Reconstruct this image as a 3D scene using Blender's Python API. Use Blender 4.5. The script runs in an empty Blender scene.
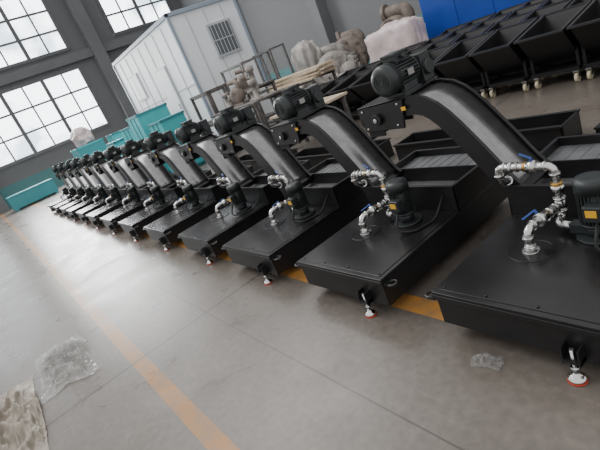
import bpy, bmesh, math, random
from mathutils import Vector, Matrix, noise
random.seed(7)
C=bpy.context.scene.collection

# ------------------------------------------------------------ materials
def mat(name,col,rough=0.5,metal=0.0,spec=0.5,noise_amt=0.0,nscale=8.0,emit=None,es=0.0,bump=0.0,bscale=30.0,alpha=None,trans=0.0):
    m=bpy.data.materials.new(name); m.use_nodes=True
    nt=m.node_tree; b=nt.nodes['Principled BSDF']
    b.inputs['Base Color'].default_value=(*col,1); b.inputs['Roughness'].default_value=rough
    b.inputs['Metallic'].default_value=metal; b.inputs['Specular IOR Level'].default_value=spec
    if trans: b.inputs['Transmission Weight'].default_value=trans
    if alpha is not None: b.inputs['Alpha'].default_value=alpha
    tc=nt.nodes.new('ShaderNodeTexCoord')
    if noise_amt>0:
        n=nt.nodes.new('ShaderNodeTexNoise'); n.inputs['Scale'].default_value=nscale; n.inputs['Detail'].default_value=6
        nt.links.new(tc.outputs['Object'],n.inputs['Vector'])
        r=nt.nodes.new('ShaderNodeValToRGB')
        r.color_ramp.elements[0].position=0.3; r.color_ramp.elements[1].position=0.7
        r.color_ramp.elements[0].color=(*[c*(1-noise_amt) for c in col],1)
        r.color_ramp.elements[1].color=(*[min(1,c*(1+noise_amt)) for c in col],1)
        nt.links.new(n.outputs['Fac'],r.inputs['Fac']); nt.links.new(r.outputs['Color'],b.inputs['Base Color'])
    if bump>0:
        n2=nt.nodes.new('ShaderNodeTexNoise'); n2.inputs['Scale'].default_value=bscale; n2.inputs['Detail'].default_value=4
        nt.links.new(tc.outputs['Object'],n2.inputs['Vector'])
        bp=nt.nodes.new('ShaderNodeBump'); bp.inputs['Strength'].default_value=bump; bp.inputs['Distance'].default_value=0.02
        nt.links.new(n2.outputs['Fac'],bp.inputs['Height']); nt.links.new(bp.outputs['Normal'],b.inputs['Normal'])
    if emit:
        b.inputs['Emission Color'].default_value=(*emit,1); b.inputs['Emission Strength'].default_value=es
    return m
M_BLACK=mat('black_paint',(0.011,0.0112,0.012),0.35,0,0.45,0.25,5,bump=0.03,bscale=60)
M_BLACK2=mat('black_matte',(0.013,0.013,0.014),0.55,0,0.3)
M_TOP=mat('black_satin_lid',(0.011,0.011,0.012),0.25,0,0.48,0.3,4,bump=0.02,bscale=25)
M_GREYP=mat('brushed_cover_plate',(0.25,0.25,0.255),0.30,0.9,0.5,0.15,12)
M_STEEL=mat('galvanised_steel',(0.56,0.56,0.55),0.22,1.0,0.5,0.25,30,bump=0.15,bscale=80)
M_CHROME=mat('chrome_steel',(0.65,0.65,0.65),0.2,1.0)
M_BRASS=mat('brass',(0.5,0.30,0.09),0.3,1.0)
M_MOTOR=mat('motor_dark_green_grey',(0.026,0.031,0.032),0.42,0.2)
M_PLATE=mat('name_plate_steel',(0.30,0.30,0.29),0.4,0.7)
M_YEL=mat('yellow_label',(0.72,0.40,0.03),0.5)
M_BLUE=mat('blue_handle',(0.012,0.05,0.22),0.45)
M_RED=mat('red_rubber',(0.5,0.05,0.02),0.6)
M_TRAY=mat('tray_inner_grey',(0.20,0.205,0.21),0.35,0.5,0.5,0.3,6)
M_WHITE=mat('white_panel',(0.74,0.76,0.78),0.5,0,0.4,0.03,2)
M_WTRIM=mat('blue_grey_trim',(0.25,0.30,0.36),0.5)
M_SEAM=mat('light_grey_seam',(0.42,0.44,0.46),0.5)
M_TEAL=mat('teal_paint',(0.06,0.44,0.47),0.45,0,0.4,0.12,2)
M_DTEAL=mat('dark_teal_paint',(0.04,0.24,0.27),0.5)
M_BLUEB=mat('royal_blue_paint',(0.008,0.05,0.30),0.4,0,0.4,0.1,2)
M_WOOD=mat('pale_wood',(0.46,0.38,0.28),0.7,0,0.3,0.2,5)
M_RUST=mat('rusty_frame_steel',(0.12,0.11,0.105),0.6,0.3,0.4,0.4,9)
M_GFRAME=mat('grey_frame_steel',(0.17,0.165,0.16),0.5,0.3,0.4,0.3,9)
M_RIM=mat('worn_rim_steel',(0.05,0.05,0.052),0.3,0.4,0.5)  # lighter than the hopper: rim highlight put into the base colour
M_CAST=mat('grey_cast_metal',(0.26,0.24,0.22),0.6,0.1,0.4,0.4,5,bump=0.2,bscale=12)
M_CAST2=mat('brown_cast_metal',(0.17,0.14,0.12),0.65,0.1,0.4,0.4,5,bump=0.2,bscale=12)
M_TARP=mat('dusty_pale_wrap',(0.38,0.36,0.34),0.45,0,0.4,0.3,4,bump=0.6,bscale=6)
M_WRAP=mat('pinkish_white_wrap',(0.56,0.46,0.46),0.35,0,0.5,0.15,3,bump=0.8,bscale=5)
M_PLAST=mat('clear_crumpled_plastic',(0.40,0.39,0.37),0.12,0,0.7,0.25,6,bump=0.4,bscale=14,alpha=0.42)
M_PLAST2=mat('clear_plastic_scrap',(0.30,0.30,0.29),0.12,0,0.7,alpha=0.3)
M_SACK=mat('woven_sack_beige',(0.30,0.265,0.22),0.55,0,0.4,0.25,6,bump=0.5,bscale=14)
M_CASTER=mat('cream_caster_wheel',(0.62,0.55,0.38),0.4)
M_GLASSD=mat('barred_grey_glass',(0.12,0.13,0.14),0.15)
M_FRAME=mat('window_frame_grey',(0.10,0.105,0.11),0.5)
M_COL=mat('column_grey',(0.13,0.135,0.14),0.6,0,0.3,0.1,1)
M_PANE=mat('bright_daylight_pane',(0.8,0.85,0.9),0.2,0,0.5,emit=(0.90,0.96,1.0),es=5.5)
nt=M_PANE.node_tree; tc=[n for n in nt.nodes if n.type=='TEX_COORD'][0]
n=nt.nodes.new('ShaderNodeTexNoise'); n.inputs['Scale'].default_value=0.45; n.inputs['Detail'].default_value=5; nt.links.new(tc.outputs['Object'],n.inputs['Vector'])
r=nt.nodes.new('ShaderNodeValToRGB'); r.color_ramp.elements[0].position=0.36; r.color_ramp.elements[1].position=0.50
r.color_ramp.elements[0].color=(0.32,0.40,0.46,1); r.color_ramp.elements[1].color=(0.92,0.97,1,1); nt.links.new(n.outputs['Fac'],r.inputs['Fac'])
nt.links.new(r.outputs[0],nt.nodes['Principled BSDF'].inputs['Emission Color'])

# ------------------------------------------------------------ mesh builder
class MB:
    def __init__(s): s.bm=bmesh.new()
    def _f(s,vs,m,sm=False):
        try:
            f=s.bm.faces.new(vs); f.material_index=m; f.smooth=sm; return f
        except ValueError: return None
    def box(s,x0,x1,y0,y1,z0,z1,m=0,mx=None):
        P=[Vector((x,y,z)) for z in (z0,z1) for y in (y0,y1) for x in (x0,x1)]
        if mx: P=[mx@p for p in P]
        v=[s.bm.verts.new(p) for p in P]
        for q in ((0,2,3,1),(4,5,7,6),(0,1,5,4),(2,6,7,3),(0,4,6,2),(1,3,7,5)): s._f([v[i] for i in q],m)
        return s
    def cyl(s,p0,p1,r0,r1=None,seg=20,m=0,cap=True):
        if r1 is None: r1=r0
        p0=Vector(p0);p1=Vector(p1); d=(p1-p0).normalized()
        a=d.orthogonal().normalized(); b=d.cross(a)
        A=[];B=[]
        for i in range(seg):
            t=2*math.pi*i/seg; o=a*math.cos(t)+b*math.sin(t)
            A.append(s.bm.verts.new(p0+o*r0)); B.append(s.bm.verts.new(p1+o*r1))
        for i in range(seg):
            j=(i+1)%seg; s._f([A[i],A[j],B[j],B[i]],m,True)
        if cap:
            s._f(A[::-1],m); s._f(B,m)
        return s
    def lathe(s,p0,d,prof,seg=24,m=0):
        p0=Vector(p0); d=Vector(d).normalized(); a=d.orthogonal().normalized(); b=d.cross(a); R=[]
        for h,r in prof:
            R.append([s.bm.verts.new(p0+d*h+(a*math.cos(2*math.pi*i/seg)+b*math.sin(2*math.pi*i/seg))*max(r,1e-4)) for i in range(seg)])
        for k in range(len(R)-1):
            for i in range(seg):
                j=(i+1)%seg; s._f([R[k][i],R[k][j],R[k+1][j],R[k+1][i]],m,True)
        s._f(R[0][::-1],m); s._f(R[-1],m)
        return s
    def tube(s,pts,r,seg=12,m=0,fil=0.03):
        pts=[Vector(p) for p in pts]; P=[pts[0]]
        for i in range(1,len(pts)-1):
            a,b,c=pts[i-1],pts[i],pts[i+1]
            f=min(fil,(b-a).length*0.45,(c-b).length*0.45)
            q0=b+(a-b).normalized()*f; q2=b+(c-b).normalized()*f
            for k in range(6):
                t=k/5; P.append(q0*(1-t)**2+b*2*t*(1-t)+q2*t*t)
        P.append(pts[-1])
        d=(P[1]-P[0]).normalized(); n=d.orthogonal().normalized(); R=[]
        for i,p in enumerate(P):
            if i==0: t=(P[1]-P[0])
            elif i==len(P)-1: t=P[-1]-P[-2]
            else: t=P[i+1]-P[i-1]
            t.normalize(); n=(n-t*n.dot(t)).normalized(); b=t.cross(n)
            R.append([s.bm.verts.new(p+(n*math.cos(2*math.pi*k/seg)+b*math.sin(2*math.pi*k/seg))*r) for k in range(seg)])
        for k in range(len(R)-1):
            for i in range(seg):
                j=(i+1)%seg; s._f([R[k][i],R[k][j],R[k+1][j],R[k+1][i]],m,True)
        s._f(R[0][::-1],m); s._f(R[-1],m)
        return s
    def torus(s,c,nrm,R,r,seg=24,m=0):
        c=Vector(c);n=Vector(nrm).normalized();a=n.orthogonal().normalized();b=n.cross(a);K=[]
        for i in range(seg):
            t=2*math.pi*i/seg; o=a*math.cos(t)+b*math.sin(t)
            K.append([s.bm.verts.new(c+o*(R+r*math.cos(2*math.pi*k/8))+n*r*math.sin(2*math.pi*k/8)) for k in range(8)])
        for i in range(seg):
            for k in range(8):
                s._f([K[i][k],K[(i+1)%seg][k],K[(i+1)%seg][(k+1)%8],K[i][(k+1)%8]],m,True)
        return s
    def band(s,top,bot,a0,a1,m=0,ax='X',sm=False):
        n=len(top)
        def row(pl,a): return [s.bm.verts.new((a,u,z) if ax=='X' else (u,a,z)) for u,z in pl]
        T0,T1,B0,B1=row(top,a0),row(top,a1),row(bot,a0),row(bot,a1)
        for i in range(n-1):
            s._f([T0[i],T1[i],T1[i+1],T0[i+1]],m,sm); s._f([B0[i],B0[i+1],B1[i+1],B1[i]],m,sm)
            s._f([T1[i],B1[i],B1[i+1],T1[i+1]],m); s._f([T0[i],T0[i+1],B0[i+1],B0[i]],m)
        s._f([T0[0],B0[0],B1[0],T1[0]],m); s._f([T0[-1],T1[-1],B1[-1],B0[-1]],m)
        return s
    def done(s,name,mats,parent=None,loc=(0,0,0),rotz=0.0,bevel=0.0,label=None):
        bmesh.ops.recalc_face_normals(s.bm,faces=s.bm.faces)
        me=bpy.data.meshes.new(name); s.bm.to_mesh(me); s.bm.free()
        for m in mats: me.materials.append(m)
        o=bpy.data.objects.new(name,me); C.objects.link(o); o.location=loc; o.rotation_euler=(0,0,rotz)
        if parent: o.parent=parent
        if bevel>0:
            b=o.modifiers.new('bevel','BEVEL'); b.width=bevel; b.segments=2; b.limit_method='ANGLE'; b.angle_limit=math.radians(40)
        if label: o['label']=label
        return o
def empty(name,loc=(0,0,0),rotz=0):
    e=bpy.data.objects.new(name,None); C.objects.link(e); e.location=loc; e.rotation_euler=(0,0,rotz); e.empty_display_size=0.1; return e
def top(o,label,cat,group=None,kind=None):
    o['label']=label; o['category']=cat
    if group: o['group']=group
    if kind: o['kind']=kind
    return o
def copy_tree(o,parent=None):
    n=o.copy(); C.objects.link(n)
    if parent: n.parent=parent; n.matrix_parent_inverse=o.matrix_parent_inverse.copy()
    for c in list(o.children): copy_tree(c,n)
    return n

# ------------------------------------------------------------ the machine
def build_machine():
    root=empty('chip_conveyor_tank')
    W=0.84; L=1.55; ZT=0.285; ZB=0.085
    b=MB()
    b.box(0.012,W-0.012,0.012,L-0.012,ZB,ZT-0.015)
    b.box(0,W,0,L,ZT-0.016,ZT,1)
    b.box(0.03,W-0.03,0.03,0.82,ZT,ZT+0.004,1)
    b.box(0.0,W,-0.004,0.012,ZT-0.04,ZT-0.016)
    for x in (0.05,0.28,0.52,0.79):
        for y in (0.05,0.80): b.cyl((x,y,ZT+0.004),(x,y,ZT+0.010),0.007,seg=8,m=0)
    b.done('tank',[M_BLACK,M_TOP],root,bevel=0.004)
    b=MB(); b.torus((0.30,0.46,ZT+0.005),(0,0,1),0.105,0.003,seg=36)
    b.cyl((0.30,0.46,ZT+0.002),(0.30,0.46,ZT+0.007),0.10,seg=36)
    b.done('inspection_cover',[M_TOP],root)
    for (x,y,fr) in ((0.66,0.0,1),(0.2,0.45,0),(0.62,L-0.1,0),(0.15,L-0.1,0)):
        b=MB(); yy=y-0.02 if fr else y
        if fr:
            b.box(x-0.036,x+0.036,yy-0.022,yy+0.035,0.105,0.119)
            b.box(x-0.036,x-0.029,yy-0.022,yy+0.032,0.095,0.18); b.box(x+0.029,x+0.036,yy-0.022,yy+0.032,0.095,0.18)
        b.cyl((x,yy,0.025),(x,yy,0.165 if fr else ZB),0.009,m=1,seg=12)
        b.cyl((x,yy,0.06),(x,yy,0.075),0.018,m=1,seg=6)
        b.lathe((x,yy,0.008),(0,0,1),[(0,0.036),(0.010,0.036),(0.018,0.026),(0.028,0.014),(0.035,0.012)],m=1)
        b.cyl((x,yy,0.0),(x,yy,0.008),0.038,seg=20,m=2)
        b.done('leveling_foot',[M_BLACK,M_CHROME,M_RED],root,label='chrome adjustable levelling foot on a red rubber pad')
    for (x,y,dx) in ((-0.012,0.03,-1),(W+0.012,0.05,1)):
        b=MB(); b.torus((x+dx*0.022,y,0.24),(0,0,1),0.028,0.009,seg=20)
        xa,xb=sorted((x-dx*0.02,x+dx*0.002)); b.box(xa,xb,y-0.03,y+0.03,0.232,0.248)
        b.done('lifting_lug',[M_BLACK],root,label='black steel ring lifting lug')
    # conveyor
    cl=[(-0.93,1.02),(-0.70,1.03),(-0.57,1.042),(-0.49,1.042),(-0.42,1.022),(-0.36,0.982),(-0.305,0.925),(-0.25,0.855),(-0.19,0.77),(-0.135,0.69),(-0.085,0.615),(-0.04,0.545),(0.0,0.485),(0.04,0.435),(0.08,0.40)]
    def off(cl,d):
        o=[]
        for i,(y,z) in enumerate(cl):
            a=cl[max(0,i-1)];c=cl[min(len(cl)-1,i+1)]
            t=Vector((c[0]-a[0],c[1]-a[1])).normalized(); o.append((y-t.y*d,z+t.x*d))
        return o
    Y0,Y1=0.855,1.185; th=0.054
    conv=MB()
    conv.band(off(cl,th-0.022),off(cl,-th),Y0+0.012,Y1-0.012,ax='Y')
    for yy in (Y0,Y1-0.010):
        conv.band(off(cl,th+0.010),off(cl,-th-0.004),yy,yy+0.010,ax='Y')
    conv.band(off(cl,th+0.014),off(cl,th+0.008),Y0-0.006,Y0+0.020,ax='Y')
    conv.band(off(cl,th+0.014),off(cl,th+0.008),Y1-0.020,Y1+0.006,ax='Y')
    conv.done('conveyor_housing',[M_BLACK],root)
    b=MB(); c2=cl[2:-1]; b.band(off(c2,th-0.006),off(c2,th-0.022),Y0+0.012,Y1-0.012,ax='Y',sm=True)
    b.done('cover_plate',[M_GREYP],root,label='smooth curved grey steel cover plate')
    # discharge head
    b=MB()
    hp=[(-0.97,1.10),(-0.55,1.115)]; hb=[(-0.95,0.92),(-0.60,0.91)]
    b.band(hp,hb,Y0-0.02,Y0-0.002,ax='Y'); b.band(hp,hb,Y1+0.002,Y1+0.02,ax='Y')
    b.band([(-0.97,1.10),(-0.55,1.115)],[(-0.97,1.088),(-0.55,1.10)],Y0-0.02,Y1+0.02,ax='Y')
    b.box(-0.975,-0.96,Y0-0.02,Y1+0.02,0.96,1.10)
    b.cyl((-0.80,Y0-0.02,1.0),(-0.80,Y0-0.05,1.0),0.04,seg=18)
    b.cyl((-0.80,Y0-0.05,1.0),(-0.80,Y0-0.062,1.0),0.016,m=1,seg=12)
    for (x,z) in ((-0.92,0.94),(-0.93,1.07),(-0.64,0.94),(-0.60,1.08)): b.cyl((x,Y0-0.02,z),(x,Y0-0.028,z),0.009,m=1,seg=6)
    b.done('discharge_head',[M_BLACK,M_STEEL],root,bevel=0.003)
    b=MB(); b.box(-0.95,-0.94,Y0,Y1,0.85,0.96); b.box(-0.95,-0.80,Y0,Y0+0.01,0.87,0.96); b.box(-0.95,-0.80,Y1-0.01,Y1,0.87,0.96)
    b.done('discharge_chute',[M_BLACK2],root)
    b=MB(); b.box(-0.575,-0.54,Y0-0.026,Y0-0.02,1.03,1.055); b.done('yellow_sticker',[M_YEL],root)
    # gear motor
    gm=empty('gear_motor'); gm.parent=root
    mx,mz=-0.64,1.24; ym=0.98
    b=MB(); b.cyl((mx,ym-0.11,mz),(mx,ym+0.11,mz),0.083,seg=28)
    for i in range(28):
        t=2*math.pi*i/28; Mx=Matrix.Translation((mx,ym,mz))@Matrix.Rotation(t,4,'Y')
        b.box(-0.003,0.003,-0.10,0.10,0.078,0.100,0,Mx)
    b.box(mx-0.085,mx+0.085,ym-0.085,ym+0.085,1.113,1.133); b.box(mx-0.075,mx-0.045,ym-0.07,ym+0.07,1.13,1.20); b.box(mx+0.045,mx+0.075,ym-0.07,ym+0.07,1.13,1.20)
    b.done('motor_body',[M_MOTOR],gm)
    b=MB(); b.lathe((mx,ym-0.185,mz),(0,1,0),[(0,0.066),(0.008,0.091),(0.022,0.102),(0.09,0.104)],seg=28)
    for r in (0.022,0.04,0.058): b.torus((mx,ym-0.186,mz),(0,1,0),r,0.003,seg=20,m=1)
    b.done('fan_cover',[M_MOTOR,M_BLACK2],gm)
    b=MB(); b.box(mx-0.055,mx+0.055,ym-0.055,ym+0.065,mz+0.08,mz+0.13); b.box(mx-0.063,mx+0.063,ym-0.063,ym+0.073,mz+0.125,mz+0.143)
    b.cyl((mx+0.055,ym,mz+0.105),(mx+0.085,ym,mz+0.105),0.013,seg=10)
    b.done('terminal_box',[M_MOTOR],gm,bevel=0.004)
    b=MB(); b.lathe((mx,ym+0.105,mz),(0,1,0),[(0,0.09),(0.013,0.09),(0.02,0.068),(0.05,0.063)],seg=24)
    b.box(mx-0.075,mx+0.075,ym+0.15,ym+0.26,mz-0.12,mz+0.07); b.cyl((mx-0.10,ym+0.205,mz-0.03),(mx+0.10,ym+0.205,mz-0.03),0.05,seg=20)
    b.box(mx-0.085,mx+0.085,ym+0.14,ym+0.27,mz-0.142,mz-0.12)
    b.done('gearbox',[M_MOTOR],gm,bevel=0.005)
    b=MB(); b.box(mx+0.099,mx+0.105,ym-0.03,ym+0.03,mz-0.02,mz+0.02)
    b.done('name_plate',[M_PLATE],gm)
    # trough (open)
    b=MB(); x0,x1,y0,y1,z0,z1=0.0,W,0.84,L,ZT,0.47
    b.box(x0,x1,y0,y0+0.010,z0,z1); b.box(x0,x1,y1-0.010,y1,z0,z1); b.box(x0,x0+0.010,y0,y1,z0,z1-0.12); b.box(x0,x0+0.010,1.20,y1,z0,z1); b.box(x1-0.010,x1,y0,y1,z0,z1)
    b.box(x0-0.012,x1+0.012,y0-0.012,y0+0.012,z1,z1+0.008); b.box(x0-0.012,x1+0.012,y1-0.012,y1+0.012,z1,z1+0.008)
    b.box(x0-0.012,x0+0.012,1.20,y1,z1,z1+0.008); b.box(x1-0.012,x1+0.012,y0,y1,z1,z1+0.008)
    b.box(x0+0.010,x1-0.010,1.20,1.21,z0,z1-0.01)
    b.done('chip_trough',[M_BLACK],root,bevel=0.002,label='open black trough')
    b=MB(); b.box(x0+0.012,x1-0.012,y0+0.012,1.198,z0+0.05,z0+0.06); b.box(x0+0.012,x1-0.012,1.212,y1-0.012,z1-0.06,z1-0.05)
    for k in range(9): b.box(0.05+k*0.085,0.054+k*0.085,1.212,y1-0.012,z1-0.05,z1-0.046)
    b.done('screen_tray',[M_TRAY],root,label='grey steel screen tray inside the trough')
    # pump
    pu=empty('coolant_pump'); pu.parent=root; px,py=0.54,0.66; z=ZT
    b=MB(); b.cyl((px,py,z+0.004),(px,py,z+0.02),0.10,seg=28); b.cyl((px,py,z+0.02),(px,py,z+0.08),0.052,seg=24)
    b.cyl((px,py,z+0.08),(px,py,z+0.095),0.078,seg=28)
    b.cyl((px,py,z+0.095),(px,py,z+0.26),0.062,seg=28)
    for i in range(26):
        t=2*math.pi*i/26; Mx=Matrix.Translation((px,py,0))@Matrix.Rotation(t,4,'Z'); b.box(0.058,0.074,-0.0025,0.0025,z+0.1,z+0.255,0,Mx)
    b.box(px-0.12,px-0.04,py-0.03,py+0.03,z+0.025,z+0.07)
    b.done('pump_body',[M_MOTOR],pu)
    b=MB(); b.lathe((px,py,z+0.255),(0,0,1),[(0,0.077),(0.05,0.077),(0.065,0.069),(0.07,0.045)],seg=28); b.done('pump_fan_cover',[M_MOTOR],pu)
    b=MB(); b.box(px-0.01,px+0.07,py-0.12,py-0.065,z+0.14,z+0.22); b.done('pump_terminal_box',[M_MOTOR],pu,bevel=0.006)
    b=MB(); b.box(px+0.005,px+0.052,py-0.123,py-0.12,z+0.17,z+0.205); b.done('warning_label',[M_YEL],pu,label='small yellow warning label')
    # pipework
    R=0.0215
    b=MB()
    vx,vy=0.345,0.74
    b.tube([(px-0.12,py,z+0.05),(vx,py+0.02,z+0.05),(vx,vy,z+0.06),(vx,vy,0.635),(0.045,vy,0.635),(0.045,vy,0.555),(0.045,0.80,0.52),(0.01,0.875,0.50)],R,14,fil=0.04)
    b.tube([(0.30,0.46,z),(0.30,0.46,z+0.13),(vx,vy,z+0.13)],R,14,fil=0.045)
    b.cyl((0.30,0.46,z+0.005),(0.30,0.46,z+0.014),0.042,seg=20)
    def coll(p,d,l=0.03,r=0.027,mm=0,sg=8):
        p=Vector(p); d=Vector(d).normalized(); b.cyl(p-d*l/2,p+d*l/2,r*1.13,seg=sg,m=mm)
    coll((0.30,0.46,z+0.03),(0,0,1),0.018,0.026); coll((0.30,0.46,z+0.085),(0,0,1),0.014,0.0245,0,16)
    dd=Vector((vx-0.30,vy-0.46,0))
    def al(t): return Vector((0.30,0.46,z+0.13))+dd*t
    coll(al(0.18),dd,0.014,0.0245,0,16); coll(al(0.42),dd,0.05,0.031); coll(al(0.52),dd,0.016,0.026,1); coll(al(0.65),dd,0.016,0.026); coll(al(0.82),dd,0.014,0.0245,0,16)
    coll((vx,vy,z+0.13),(0,0,1),0.07,0.0245,0,16); coll((vx,vy,z+0.165),(0,0,1),0.012,0.027,0,16); coll((vx,vy,z+0.095),(0,0,1),0.012,0.027,0,16)
    coll((vx,vy,z+0.225),(0,0,1),0.035,0.030,0); coll((vx,vy,z+0.25),(0,0,1),0.018,0.026,1); coll((vx,vy,z+0.305),(0,0,1),0.012,0.0245,0,16)
    for (dx,l,r,mm,sg) in ((0.04,0.012,0.0245,0,16),(0.105,0.05,0.031,0,8),(0.14,0.018,0.026,1,8),(0.185,0.010,0.0245,0,16),(0.225,0.022,0.027,0,8),(0.258,0.012,0.0245,0,16)):
        coll((vx-dx,vy,0.635),(1,0,0),l,r,mm,sg)
    coll((0.045,vy,0.587),(0,0,1),0.014,0.0245,0,16); coll((0.025,0.845,0.508),(-0.035,0.075,-0.02),0.02,0.026)
    b.done('pipework',[M_STEEL,M_BRASS],root,label='galvanised pipe with elbows, unions and brass valve')
    b=MB()
    b.box(-0.007,0.007,0.0,0.08,0,0.005,0,Matrix.Translation((0.285,0.60,z+0.165))@Matrix.Rotation(2.6,4,'Z')@Matrix.Rotation(-0.3,4,'X'))
    b.cyl((0.318,0.58,z+0.13),(0.282,0.595,z+0.17),0.008,seg=10); b.done('valve_handle',[M_BLUE],root,bevel=0.002,label='blue lever valve handle')
    b=MB()
    b.box(-0.007,0.007,-0.0,0.08,0,0.005,0,Matrix.Translation((vx-0.105,vy,0.68))@Matrix.Rotation(1.2,4,'Z')@Matrix.Rotation(0.2,4,'X'))
    b.cyl((vx-0.105,vy,0.64),(vx-0.105,vy,0.685),0.008,seg=10); b.done('valve_handle',[M_BLUE],root,bevel=0.002,label='blue lever valve handle')
    b=MB(); b.tube([(px+0.045,py-0.11,z+0.14),(px+0.05,py-0.19,z+0.03),(0.70,0.52,z+0.014),(0.75,0.70,z+0.014),(0.75,0.83,z+0.12)],0.008,8,fil=0.05)
    b.done('cable',[M_BLACK2],root)
    return root
mach=build_machine()
N=13; x=-1.44
for i in range(N):
    if i: x-= 1.20 if i<4 else 1.36
    y=1.43+(random.uniform(-0.02,0.02) if i>1 else 0)
    o=mach if i==0 else copy_tree(mach)
    o.location=(x+(random.uniform(-0.03,0.03) if i>1 else 0),y,0)
    top(o,'black coolant tank with curved chip conveyor, motor and galvanised pipes','chip conveyor','row of black chip conveyor tanks')

# ------------------------------------------------------------ hopper carts
def build_bin():
    root=empty('hopper_cart')
    bm=MB()
    w=0.28; ZH=0.76
    prof=[(-0.24,ZH-0.06),(0.04,0.36),(0.12,0.28),(0.40,0.28),(0.56,ZH+0.05)]
    t=0.008
    for i in range(len(prof)-1):
        (ya,za),(yb,zb)=prof[i],prof[i+1]
        d=Vector((yb-ya,zb-za)).normalized(); n=Vector((-d.y,d.x))*t
        bm.band([(ya+n.x,za+n.y),(yb+n.x,zb+n.y)],[(ya,za),(yb,zb)],-w,w)
    for sx in (-w,w-0.008):
        V=[[bm.bm.verts.new((x,y,z)) for (y,z) in prof] for x in (sx,sx+0.008)]
        bm._f(V[0],0); bm._f(V[1],0)
        for i in range(len(prof)):
            j=(i+1)%len(prof); bm._f([V[0][i],V[0][j],V[1][j],V[1][i]],0)
    for s in (-1,1): bm.box(-0.006,0.006,0,0.42,-0.012,0.012,0,Matrix.Translation((s*(w+0.004),0.06,0.34))@Matrix.Rotation(0.78,4,'X'))
    bm.done('hopper',[M_BLACK],root)
    b=MB()
    for s in (-1,1): b.band([(-0.265,ZH-0.04),(0.60,ZH+0.08)],[(-0.265,ZH-0.06),(0.60,ZH+0.06)],s*w-0.018,s*w+0.018)
    b.box(-w-0.018,w+0.018,-0.28,-0.24,ZH-0.065,ZH-0.04); b.box(-w-0.018,w+0.018,0.56,0.60,ZH+0.05,ZH+0.08)
    b.done('rim',[M_RIM],root,label='flared rim with worn grey edge')
    b=MB(); b.box(-w-0.015,w+0.015,-0.02,0.02,0.15,0.20); b.box(-w-0.015,w+0.015,0.48,0.52,0.15,0.20)
    for s in (-1,1):
        b.box(s*w-0.018,s*w+0.018,-0.02,0.52,0.15,0.19); b.box(s*w-0.018,s*w+0.018,0.02,0.06,0.19,0.42); b.box(s*w-0.018,s*w+0.018,0.42,0.46,0.19,0.42)
    b.box(-w,w,0.0,0.50,0.185,0.195)
    b.done('frame',[M_BLACK2],root)
    b=MB(); b.tube([(-w+0.04,0.50,0.56),(-w+0.04,0.63,0.80),(w-0.04,0.63,0.80),(w-0.04,0.50,0.56)],0.012,8); b.done('push_handle',[M_BLACK2],root)
    for x in (-w+0.035,w-0.035):
        for y in (0.02,0.48):
            c=empty('caster'); c.parent=root
            b=MB(); b.cyl((x-0.018,y,0.055),(x+0.018,y,0.055),0.055,seg=20); b.done('wheel',[M_CASTER],c)
            b=MB(); b.box(x-0.028,x-0.023,y-0.02,y+0.02,0.045,0.135); b.box(x+0.023,x+0.028,y-0.02,y+0.02,0.045,0.135); b.box(x-0.033,x+0.033,y-0.03,y+0.03,0.13,0.15)
            b.cyl((x-0.035,y,0.055),(x+0.035,y,0.055),0.008,seg=8)
            b.done('fork',[M_STEEL],c)
    return root
bn=build_bin(); first=True
for row,(yy,xs) in enumerate(((6.15,[-0.95-0.635*k for k in range(12)]),(7.15,[-0.9-0.635*k for k in range(12)]),(8.15,[-1.1-0.635*k for k in range(10)]),(9.15,[-1.3-0.635*k for k in range(9)]))):
    for x in xs:
        o=bn if first else copy_tree(bn); first=False
        o.location=(x+random.uniform(-0.008,0.008),yy+random.uniform(-0.04,0.04),0); o.rotation_euler=(0,0,random.uniform(-0.005,0.005))
        top(o,'black steel hopper cart with sloped front on cream casters','hopper cart','black hopper carts parked in rows')

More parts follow.
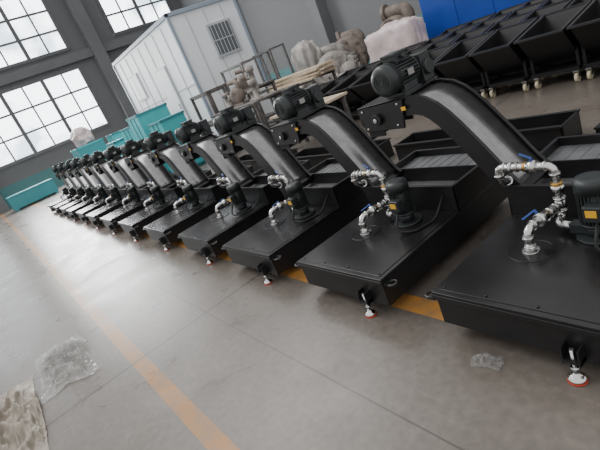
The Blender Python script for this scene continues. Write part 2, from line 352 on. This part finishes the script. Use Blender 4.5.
# ------------------------------------------------------------ floor & walls
def floor_mat():
    m=bpy.data.materials.new('concrete_floor'); m.use_nodes=True; nt=m.node_tree; b=nt.nodes['Principled BSDF']; L=nt.links
    tc=nt.nodes.new('ShaderNodeTexCoord'); sp=nt.nodes.new('ShaderNodeSeparateXYZ'); L.new(tc.outputs['Object'],sp.inputs[0])
    def nz(s,d=8,dist=0.0):
        n=nt.nodes.new('ShaderNodeTexNoise'); n.inputs['Scale'].default_value=s; n.inputs['Detail'].default_value=d; n.inputs['Distortion'].default_value=dist; L.new(tc.outputs['Object'],n.inputs['Vector']); return n
    n1=nz(0.9); n2=nz(22,10); n3=nz(2.2,12,0.6)
    def ramp(n,p0,p1,c0,c1):
        r=nt.nodes.new('ShaderNodeValToRGB'); r.color_ramp.elements[0].position=p0; r.color_ramp.elements[1].position=p1
        r.color_ramp.elements[0].color=(*c0,1); r.color_ramp.elements[1].color=(*c1,1); L.new(n.outputs['Fac'],r.inputs['Fac']); return r.outputs[0]
    def mul(a,c):
        q=nt.nodes.new('ShaderNodeMix'); q.data_type='RGBA'; q.blend_type='MULTIPLY'; q.inputs[0].default_value=1; L.new(a,q.inputs[6]); L.new(c,q.inputs[7]); return q.outputs[2]
    cur=ramp(n1,0.3,0.72,(0.126,0.109,0.094),(0.155,0.136,0.118))
    cur=mul(cur,ramp(n2,0.3,0.7,(0.82,0.82,0.82),(1.12,1.12,1.12)))
    cur=mul(cur,ramp(n3,0.30,0.55,(0.90,0.89,0.88),(1,1,1)))
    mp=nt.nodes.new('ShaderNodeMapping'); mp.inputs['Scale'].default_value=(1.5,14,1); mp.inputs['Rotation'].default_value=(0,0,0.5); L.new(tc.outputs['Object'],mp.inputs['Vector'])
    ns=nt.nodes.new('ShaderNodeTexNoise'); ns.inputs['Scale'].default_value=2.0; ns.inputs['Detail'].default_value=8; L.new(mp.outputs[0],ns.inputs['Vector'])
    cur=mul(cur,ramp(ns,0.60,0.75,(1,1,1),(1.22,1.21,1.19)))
    def band(axis,c,h):
        n=nt.nodes.new('ShaderNodeMath'); n.operation='COMPARE'; n.inputs[1].default_value=c; n.inputs[2].default_value=h; L.new(sp.outputs[axis],n.inputs[0]); return n.outputs[0]
    def over(cur,fac,col,wear=None,k=1.0):
        if wear is not None:
            a=nt.nodes.new('ShaderNodeMath'); a.operation='MULTIPLY'; L.new(fac,a.inputs[0]); L.new(wear,a.inputs[1]); fac=a.outputs[0]
        a=nt.nodes.new('ShaderNodeMath'); a.operation='MULTIPLY'; L.new(fac,a.inputs[0]); a.inputs[1].default_value=k; fac=a.outputs[0]
        q=nt.nodes.new('ShaderNodeMix'); q.data_type='RGBA'; L.new(fac,q.inputs[0]); L.new(cur,q.inputs[6]); q.inputs[7].default_value=(*col,1); return q.outputs[2]
    wr=ramp(nz(9,10),0.32,0.6,(0.5,0.5,0.5),(1,1,1))
    cur=over(cur,band('Y',0.25,0.055),(0.34,0.155,0.035),wr,0.95)
    cur=over(cur,band('Y',1.60,0.07),(0.48,0.22,0.04),wr,0.9)
    for x in (-0.4,-3.45,-6.5,-10.5,-14.5,-18.5): cur=over(cur,band('X',x,0.009),(0.03,0.026,0.023),None,0.85)
    for y in (-2.2,0.88,4.6): cur=over(cur,band('Y',y,0.005),(0.03,0.026,0.023),None,0.6)
    L.new(cur,b.inputs['Base Color'])
    rr=nt.nodes.new('ShaderNodeMapRange'); rr.inputs[1].default_value=0.3; rr.inputs[2].default_value=0.7; rr.inputs[3].default_value=0.25; rr.inputs[4].default_value=0.37; L.new(n3.outputs['Fac'],rr.inputs[0]); L.new(rr.outputs[0],b.inputs['Roughness'])
    b.inputs['Specular IOR Level'].default_value=0.42
    bp=nt.nodes.new('ShaderNodeBump'); bp.inputs['Strength'].default_value=0.08; bp.inputs['Distance'].default_value=0.01; L.new(n2.outputs['Fac'],bp.inputs['Height']); L.new(bp.outputs[0],b.inputs['Normal'])
    return m
def wall_mat():
    m=bpy.data.materials.new('painted_wall'); m.use_nodes=True; nt=m.node_tree; b=nt.nodes['Principled BSDF']; L=nt.links
    tc=nt.nodes.new('ShaderNodeTexCoord'); sp=nt.nodes.new('ShaderNodeSeparateXYZ'); L.new(tc.outputs['Object'],sp.inputs[0])
    n=nt.nodes.new('ShaderNodeMath'); n.operation='LESS_THAN'; n.inputs[1].default_value=1.2; L.new(sp.outputs['Z'],n.inputs[0])
    q=nt.nodes.new('ShaderNodeMix'); q.data_type='RGBA'; L.new(n.outputs[0],q.inputs[0]); q.inputs[6].default_value=(0.12,0.125,0.13,1); q.inputs[7].default_value=(0.06,0.17,0.18,1)
    L.new(q.outputs[2],b.inputs['Base Color']); b.inputs['Roughness'].default_value=0.7
    return m
MF=floor_mat(); MW=wall_mat()
o=MB().box(-30,6,-12,16,-0.1,0).done('floor',[MF]); o['kind']='structure'
o=MB().box(-30.3,-30,-12,16,0,12).done('wall_left',[MW]); o['kind']='structure'
o=MB().box(-30.3,6,16,16.3,0,12).done('wall_back',[MW]); o['kind']='structure'
wn=0
def window(y0,y1,z0,z1,nx,nz):
    global wn; wn+=1
    b=MB(); X=-29.99
    b.box(X,X+0.03,y0,y1,z0,z1,1)
    f=0.085
    for i in range(nx+1):
        y=y0+(y1-y0)*i/nx; h=f*1.15 if (i%2==0) else f*0.5; b.box(X+0.03,X+0.12,y-h,y+h,z0,z1,0)
    for i in range(nz+1):
        z=z0+(z1-z0)*i/nz; h=f if i in (0,nz) else f*0.6; b.box(X+0.03,X+0.13,y0,y1,z-h,z+h,0)
    o=b.done('window_%d'%wn,[M_FRAME,M_PANE]); o['kind']='structure'
for (y0,y1) in ((-11,-6.6),(-4.9,-0.4),(1.2,8.0),(10.9,15.2)):
    n=6 if y1-y0>5 else 4
    window(y0,y1,2.2,5.8,n,3); window(y0,y1,6.9,10.2,n,3)
k=0
for y in (-5.75,0.4,9.4):
    k+=1; o=MB().box(-29.99,-29.3,y-0.35,y+0.35,0,12).done('trim_%d'%k,[M_COL],bevel=0.02); o['kind']='structure'
for x in (-24,-17,-10,-3):
    k+=1; o=MB().box(x-0.3,x+0.3,15.4,15.99,0,12).done('trim_%d'%k,[M_COL],bevel=0.02); o['kind']='structure'
k+=1; o=MB().box(-29.99,-29.7,-12,15.9,6.1,6.6).done('trim_%d'%k,[M_COL]); o['kind']='structure'

# ------------------------------------------------------------ background objects
Wc,Dc,Hc=6.6,2.6,4.15
cab=empty('portable_cabin',(-20.2,6.65,0))
b=MB()
b.box(0.05,Wc-0.05,0.05,Dc-0.05,0.1,Hc-0.1)
for i in range(1,8): b.box(i*Wc/8-0.015,i*Wc/8+0.015,0.03,0.05,0.2,Hc-0.2,1)
for i in range(1,4): b.box(Wc-0.05,Wc-0.03,i*Dc/4-0.012,i*Dc/4+0.012,0.2,Hc-0.2,1)
b.box(0.1,Wc-0.1,0.03,0.05,1.98,2.03,1)
b.done('wall_panels',[M_WHITE,M_SEAM],cab)
b=MB()
for x in (0,Wc-0.1):
    for y in (0,Dc-0.1): b.box(x,x+0.1,y,y+0.1,0,Hc)
for z in (0,Hc-0.12):
    b.box(0,Wc,0,0.1,z,z+0.12); b.box(0,Wc,Dc-0.1,Dc,z,z+0.12); b.box(0,0.1,0,Dc,z,z+0.12); b.box(Wc-0.1,Wc,0,Dc,z,z+0.12)
b.box(0.1,Wc-0.1,0.1,Dc-0.1,Hc-0.08,Hc-0.02)
b.done('frame',[M_WTRIM],cab,bevel=0.01,label='blue-grey steel edge frame')
b=MB(); b.box(1.0,2.1,0.0,0.05,2.3,3.3,1); b.box(1.05,1.52,-0.01,0.0,2.35,3.25,0); b.box(1.58,2.05,-0.01,0.0,2.35,3.25,0)
b.done('window_unit',[M_WHITE,M_SEAM],cab)
b=MB(); b.box(3.9,4.9,0.0,0.05,0.2,2.95,1); b.box(3.96,4.84,-0.015,0.0,0.25,2.88,0); b.box(4.7,4.76,-0.05,-0.015,1.45,1.65,1); b.done('door',[M_WHITE,M_SEAM],cab)
b=MB(); b.box(Wc-0.05,Wc+0.01,1.15,2.1,2.45,3.5); b.box(Wc+0.01,Wc+0.015,1.22,2.03,2.52,3.43,1)
for i in range(6): b.box(Wc+0.015,Wc+0.03,1.28+i*0.14,1.295+i*0.14,2.5,3.45,0)
b.box(Wc+0.015,Wc+0.03,1.2,2.05,2.95,2.98,0)
b.done('window_unit',[M_SEAM,M_GLASSD],cab,label='grey barred cabin window')
top(cab,'white prefabricated portable cabin with blue-grey frame','portable cabin')

def crate(name,x,y,w,d,h,m1,m2,label,cat,rot=0,grp=None,z=0):
    b=MB(); b.box(-w/2,w/2,-d/2,d/2,0.08,h,0)
    for s in (-1,1): b.box(-w/2+0.05 if s<0 else w/2-0.2,-w/2+0.2 if s<0 else w/2-0.05,-d/2,d/2,0,0.08,1)
    b.box(-w/2-0.02,w/2+0.02,-d/2-0.02,-d/2+0.04,h-0.06,h,1); b.box(-w/2-0.02,w/2+0.02,d/2-0.04,d/2+0.02,h-0.06,h,1)
    b.box(-w/2-0.02,-w/2+0.04,-d/2,d/2,h-0.06,h,1); b.box(w/2-0.04,w/2+0.02,-d/2,d/2,h-0.06,h,1)
    b.box(-w/6-0.02,-w/6+0.02,-d/2-0.015,-d/2,0.1,h-0.06,1); b.box(w/6-0.02,w/6+0.02,-d/2-0.015,-d/2,0.1,h-0.06,1)
    b.box(w/2,w/2+0.012,-d/4,d/4,h*0.35,h*0.75,1)
    o=b.done(name,[m1,m2],None,(x,y,z),rot,bevel=0.008); top(o,label,cat,grp); return o
T='turquoise painted sheet-metal enclosure standing behind the machines'
crate('metal_enclosure',-11.5,4.4,0.8,0.7,1.45,M_TEAL,M_DTEAL,T,'metal enclosure',0.06,'turquoise enclosures')
crate('metal_enclosure',-12.9,4.5,1.1,0.9,1.80,M_TEAL,M_DTEAL,T,'metal enclosure',-0.04,'turquoise enclosures')
crate('metal_enclosure',-14.5,4.6,0.9,0.8,1.60,M_TEAL,M_DTEAL,T,'metal enclosure',0.1,'turquoise enclosures')
crate('metal_enclosure',-16.1,4.4,1.0,0.8,1.35,M_TEAL,M_DTEAL,T,'metal enclosure',0.0,'turquoise enclosures')
crate('metal_enclosure',-17.9,5.0,1.0,0.9,1.6,M_TEAL,M_DTEAL,T,'metal enclosure',0.0,'turquoise enclosures')
crate('metal_enclosure',-26.5,1.9,2.2,1.4,0.75,M_DTEAL,M_DTEAL,'low long dark teal metal box beside the far wall','metal enclosure',1.57,'turquoise enclosures')
crate('metal_enclosure',-20.5,4.2,1.4,1.1,1.6,M_DTEAL,M_TEAL,'tall turquoise metal enclosure with wrapped bundle on top','metal enclosure',0.0,'turquoise enclosures')
crate('shipping_container',-6.2,11.3,2.7,2.2,2.0,M_BLUEB,M_BLUEB,'large royal blue painted steel container behind hopper carts','container',0.0)

def lump(name,x,y,rx,ry,h,m,label,cat,seed=0,amp=0.25,z=0,grp=None,rot=0,sub=5,freq=1.6,boxy=0.0):
    bm=bmesh.new(); bmesh.ops.create_icosphere(bm,subdivisions=sub,radius=1)
    for v in bm.verts:
        p=v.co.copy()
        if boxy: 
            mxx=max(abs(p.x),abs(p.y),abs(p.z)); p=p.lerp(p/mxx,boxy)
        n=noise.fractal(p*freq+Vector((seed*7.1,seed*3.3,0)),0.9,2.1,4)
        p=p*(1+amp*n); v.co=Vector((p.x*rx,p.y*ry,max(0.0,(p.z*0.62+0.40)*h)))
    for f in bm.faces: f.smooth=True
    me=bpy.data.meshes.new(name); bm.to_mesh(me); bm.free(); me.materials.append(m)
    o=bpy.data.objects.new(name,me); C.objects.link(o); o.location=(x,y,z); o.rotation_euler=(0,0,rot); top(o,label,cat,grp); return o
lump('wrapped_crate',-7.85,9.35,0.80,0.40,1.40,M_WRAP,'bulky crate wrapped in pinkish white plastic film','wrapped crate',3,0.10,boxy=0.65)
lump('plastic_bundle',-20.5,4.2,0.55,0.42,0.75,M_WRAP,'white plastic wrapped bundle on a teal enclosure','plastic bundle',31,0.2,z=1.6)
def casting(x,y,s,rot,m,seed):
    rnd=random.Random(seed); b=MB()
    b.box(-0.5*s,0.5*s,-0.35*s,0.35*s,0,0.10*s)
    b.lathe((0,-0.3*s,0.55*s),(0,1,0),[(0,0.22*s),(0.03*s,0.42*s),(0.12*s,0.48*s),(0.25*s,0.50*s),(0.4*s,0.48*s),(0.5*s,0.40*s),(0.55*s,0.2*s)],seg=28)
    b.box(-0.35*s,-0.2*s,-0.3*s,0.3*s,0.05*s,0.5*s); b.box(0.2*s,0.35*s,-0.3*s,0.3*s,0.05*s,0.5*s)
    hh=(1.0+rnd.uniform(-0.05,0.15))*s; ex=rnd.uniform(-0.9,-0.5)*s
    b.tube([(0.3*s,0,0.6*s),(0.38*s,0,hh),(0.35*s+ex,0.1*s,hh+0.02*s)],0.13*s,16,fil=0.3*s)
    e=Vector((0.35*s+ex,0.1*s,hh+0.02*s)); b.cyl(e-Vector((0.03*s,0,0)),e+Vector((0.05*s,0,0)),0.2*s,seg=24)
    b.cyl((0,-0.38*s,0.55*s),(0,-0.28*s,0.55*s),0.2*s,seg=20)
    for a in range(8): b.cyl((0.36*s*math.cos(a*0.785),-0.32*s,0.55*s+0.36*s*math.sin(a*0.785)),(0.36*s*math.cos(a*0.785),-0.24*s,0.55*s+0.36*s*math.sin(a*0.785)),0.04*s,seg=6)
    o=b.done('metal_casting',[m],None,(x,y,0),rot,bevel=0.01*s); top(o,'rough cast metal pump housing with curved flanged pipe','metal casting','rough castings'); return o
for i,(x,y,s,rot) in enumerate(((-9.9,8.6,0.95,0.3),(-9.2,11.0,1.25,-0.5),(-11.9,10.8,1.25,1.0),(-10.4,12.6,1.5,0.2),(-9.0,8.6,0.65,0.9),(-13.2,13.0,1.5,0.7),(-11.1,8.8,0.9,1.4),(-8.4,13.1,1.5,1.1),(-10.3,9.9,1.0,2.2))):
    casting(x,y,s,rot,M_CAST if i%2==0 else M_CAST2,i+3)
TL='irregular machine part wrapped in dusty pale plastic'
for i,(x,y,rx,ry,h) in enumerate(((-13.2,10.9,0.4,0.5,1.8),(-9.2,14.8,0.7,0.35,2.2))):
    lump('wrapped_machine_part',x,y,rx,ry,h,M_TARP,TL,'wrapped machine part',i+21,0.22,grp='wrapped machine parts',boxy=0.6,freq=1.0,sub=5)

def frame_legs(b,w,d,h):
    for sx in (-1,1):
        for sy in (-1,1): b.box(sx*(w/2-0.04)-0.03,sx*(w/2-0.04)+0.03,sy*(d/2-0.04)-0.03,sy*(d/2-0.04)+0.03,0,h-0.04)
def bench(x,y,w,d,h,rot,label,mt=None):
    e=empty('steel_bench',(x,y,0),rot)
    b=MB(); frame_legs(b,w,d,h)
    for sx in (-1,1): b.box(sx*(w/2-0.04)-0.02,sx*(w/2-0.04)+0.02,-d/2,d/2,0.25,0.3)
    b.box(-w/2,w/2,-d/2+0.02,-d/2+0.06,0.25,0.3); b.box(-w/2,w/2,d/2-0.06,d/2-0.02,0.25,0.3)
    b.box(-w/2,w/2,-d/2,-d/2+0.06,h-0.1,h-0.04); b.box(-w/2,w/2,d/2-0.06,d/2,h-0.1,h-0.04)
    b.done('frame',[M_RUST],e)
    b=MB(); b.box(-w/2-0.03,w/2+0.03,-d/2-0.03,d/2+0.03,h-0.04,h); b.done('bench_top',[mt or M_RUST],e)
    top(e,label,'bench','steel benches'); return e
bench(-8.8,5.2,1.8,0.8,1.1,0.05,'rusty steel frame bench loaded with fabricated parts')
bench(-10.3,6.35,1.4,0.7,1.3,0.0,'tall rusty steel frame bench with scrap on top')
bench(-9.55,7.45,1.8,0.8,1.0,0.02,'low steel frame bench carrying pale wooden boards',M_WOOD)
bench(-6.6,5.05,1.5,0.6,0.75,0.0,'low steel frame bench with pale wooden top',M_WOOD)
def rack(x,y,w,d,h,rot,label,m=None):
    m=m or M_RUST
    e=empty('steel_rack',(x,y,0),rot)
    b=MB(); frame_legs(b,w,d,h+0.04)
    for z in (0.3,h*0.5,h-0.05):
        b.box(-w/2,w/2,-d/2+0.01,-d/2+0.06,z,z+0.05); b.box(-w/2,w/2,d/2-0.06,d/2-0.01,z,z+0.05)
        b.box(-w/2+0.01,-w/2+0.06,-d/2,d/2,z,z+0.05); b.box(w/2-0.06,w/2-0.01,-d/2,d/2,z,z+0.05)
    b.done('frame',[m],e)
    for z in (0.35,h*0.5+0.05):
        b=MB()
        for i in range(5): b.box(-w/2+0.02,w/2-0.02,-d/2+0.06+i*(d-0.12)/5,-d/2+0.06+(i+0.6)*(d-0.12)/5,z,z+0.02)
        b.done('shelf',[m],e)
    top(e,label,'rack','open steel racks'); return e
rack(-10.45,5.3,1.0,0.6,1.65,0.0,'open rusty angle-steel rack beside turquoise enclosure')
rack(-11.9,7.4,1.3,0.8,2.0,0.0,'tall open angle-steel rack beside white cabin',M_GFRAME)
rack(-11.9,6.0,1.1,0.6,1.6,0.0,'low open angle-steel rack with slatted shelves')
rack(-12.6,9.0,0.9,0.7,2.1,0.1,'tall open grey steel rack beside cabin end',M_GFRAME)
for i,(x,y,h,r) in enumerate(((-8.7,10.0,0.95,0.26),(-11.4,9.8,0.95,0.27),(-12.4,12.1,0.95,0.27))):
    b=MB(); b.lathe((0,0,0),(0,0,1),[(0,r*0.98),(0.02,r),(h*0.32,r*0.97),(h*0.34,r*1.03),(h*0.36,r*0.97),(h*0.64,r*0.97),(h*0.66,r*1.03),(h*0.68,r*0.97),(h-0.02,r),(h,r),(h-0.01,r*0.93)],seg=28)
    b.cyl((r*0.5,0,h-0.015),(r*0.5,0,h+0.01),0.035,seg=12)
    o=b.done('steel_drum',[M_DTEAL if i==1 else M_CAST],None,(x,y,0)); top(o,'dusty ribbed steel drum standing among castings','drum','steel drums')
for (x,y,z0,s,rt) in ((-8.95,5.2,1.1,0.38,0.2),(-10.4,6.35,1.3,0.36,1.2)):
    b=MB(); b.lathe((0,-0.3*s,0.55*s),(0,1,0),[(0,0.22*s),(0.03*s,0.42*s),(0.25*s,0.50*s),(0.5*s,0.40*s),(0.55*s,0.2*s)],seg=28)
    b.box(-0.5*s,0.5*s,-0.35*s,0.35*s,0,0.12*s); b.tube([(0.2*s,0,0.6*s),(0.3*s,0,1.3*s),(-0.4*s,0,1.35*s)],0.14*s,14,fil=0.3*s)
    o=b.done('metal_casting',[M_CAST2],None,(x,y,z0),rt); top(o,'small rough cast pump housing standing on a steel bench','metal casting','rough castings')
for i in range(5):
    b=MB(); w=2.3-random.uniform(0,0.4); b.box(-w/2,w/2,-0.25,0.25,0,0.04); 
    o=b.done('wooden_board',[M_WOOD],None,(-9.5+random.uniform(-0.05,0.05),7.45,1.0+i*0.041),random.uniform(-0.06,0.06)); top(o,'pale flat wooden board stacked on a low bench','board','stack of pale boards')
for i,(x,y,z,r,h) in enumerate(((-9.5,5.2,1.1,0.09,0.35),(-8.45,5.25,1.1,0.10,0.22),(-8.08,5.1,1.1,0.08,0.42),(-10.8,6.35,1.3,0.08,0.4),(-9.85,6.3,1.3,0.1,0.5),(-6.9,5.05,0.75,0.09,0.22),(-6.3,5.1,0.75,0.08,0.3))):
    b=MB(); b.lathe((0,0,0),(0,0,1),[(0,r*1.2),(0.03,r*1.2),(0.03,r*0.7),(h*0.7,r*0.6),(h*0.75,r),(h,r)],seg=20)
    b.tube([(r*0.5,0,h*0.5),(r*1.4,0,h*0.5),(r*1.4,0,h*0.8)],0.03,8)
    o=b.done('flanged_fitting',[M_CAST],None,(x,y,z),i*0.9); top(o,'grey flanged metal fitting standing on a steel bench','metal fitting','fittings on the benches')
for i in range(4):
    b=MB(); l=1.9
    b.box(-l/2,l/2,-0.18,0.18,0,0.02); b.box(-l/2,l/2,-0.18,-0.16,0,0.22); b.box(-l/2,l/2,0.16,0.18,0,0.22); b.box(-l/2,-l/2+0.02,-0.18,0.18,0,0.22); b.box(l/2-0.02,l/2,-0.18,0.18,0,0.22)
    b.box(-l/2,l/2,-0.21,-0.16,0.21,0.225); b.box(-l/2,l/2,0.16,0.21,0.21,0.225)
    o=b.done('black_channel_tray',[M_BLACK],None,(-0.6-2.2*i,4.0+0.1*(i%2),0),random.uniform(-0.03,0.03)); top(o,'long black sheet-metal channel tray lying on the floor','metal tray','black channel trays')

# crumpled plastic
def sheet(name,x,y,w,d,m,label,cat,seed,amp,rot=0,fr=4.0):
    bm=bmesh.new(); n=80
    V=[[None]*(n+1) for _ in range(n+1)]
    for i in range(n+1):
        for j in range(n+1):
            u=i/n-0.5;v=j/n-0.5
            p=Vector((u*w,v*d,0)); q=Vector((u*fr+seed,v*fr,seed*2.0))
            h=(1-abs(noise.noise(q+Vector((0,0,noise.noise(q*1.7)))))*2.2)
            h2=(1-abs(noise.noise(q*2.7+Vector((3,8,1))))*2.4)
            h=(max(0,h)**2*amp+max(0,h2)**2*amp*0.45)*max(0,(1-3.0*(u*u+v*v)))+0.15*amp*max(0,noise.noise(q*5+Vector((5,1,0))))
            ex=noise.noise(q*0.5)*0.3; ey=noise.noise(q*0.5+Vector((9,2,1)))*0.3
            V[i][j]=bm.verts.new((p.x*(1+ex),p.y*(1+ey)+0.3*h,0.004+max(0,h)))
    for i in range(n):
        for j in range(n):
            f=bm.faces.new((V[i][j],V[i+1][j],V[i+1][j+1],V[i][j+1])); f.smooth=True
    me=bpy.data.meshes.new(name); bm.to_mesh(me); bm.free(); me.materials.append(m)
    o=bpy.data.objects.new(name,me); C.objects.link(o); o.location=(x,y,0); o.rotation_euler=(0,0,rot); top(o,label,cat); return o
sheet('plastic_sheet',-4.30,-0.20,0.95,0.44,M_PLAST,'crumpled translucent plastic sheet lying on the concrete','plastic sheet',2.3,0.08,0.0,5)
sheet('woven_sack',-3.75,-0.76,1.4,0.58,M_SACK,'crumpled beige woven sack with folded plastic on the floor','sack',5.1,0.11,0.0,4.0)
sheet('plastic_scrap',-1.15,1.345,0.13,0.09,M_PLAST2,'small scrap of clear crumpled plastic on the floor','plastic scrap',8.4,0.03,0.3)

# ------------------------------------------------------------ lighting
w=bpy.data.worlds.new('world'); bpy.context.scene.world=w; w.use_nodes=True
w.node_tree.nodes['Background'].inputs[0].default_value=(0.98,0.97,0.97,1); w.node_tree.nodes['Background'].inputs[1].default_value=1.15
def area(loc,tgt,sx,sy,e,col=(1.0,0.99,0.98)):
    l=bpy.data.lights.new('window_daylight','AREA'); l.shape='RECTANGLE'; l.size=sx; l.size_y=sy; l.energy=e; l.color=col
    o=bpy.data.objects.new('window_daylight',l); C.objects.link(o); o.location=loc
    o.rotation_euler=(Vector(tgt)-Vector(loc)).to_track_quat('-Z','Y').to_euler(); return o
area((-29.5,4.6,4.5),(-10,3,0.5),7,4,2000)
area((-12,2,11),(-10,3,0),16,5,1700)  # broad overhead area lamp above the hall, not at the windows

# ------------------------------------------------------------ camera
p=math.radians(19.5); th=math.radians(23.0); hd=math.radians(30.9)
H=Vector((-math.cos(hd),math.sin(hd),0)); F=H*math.cos(p)+Vector((0,0,-math.sin(p)))
R0=Vector((H.y,-H.x,0)); U0=R0.cross(F)
R=R0*math.cos(th)-U0*math.sin(th); U=R0*math.sin(th)+U0*math.cos(th)
cd=bpy.data.cameras.new('camera'); cam=bpy.data.objects.new('camera',cd); C.objects.link(cam)
cd.sensor_width=36; cd.lens=445/600*36; cd.clip_start=0.05
Mx=Matrix((( R.x,U.x,-F.x,0),(R.y,U.y,-F.y,0),(R.z,U.z,-F.z,1.6),(0,0,0,1)))
cam.matrix_world=Mx
bpy.context.scene.camera=cam
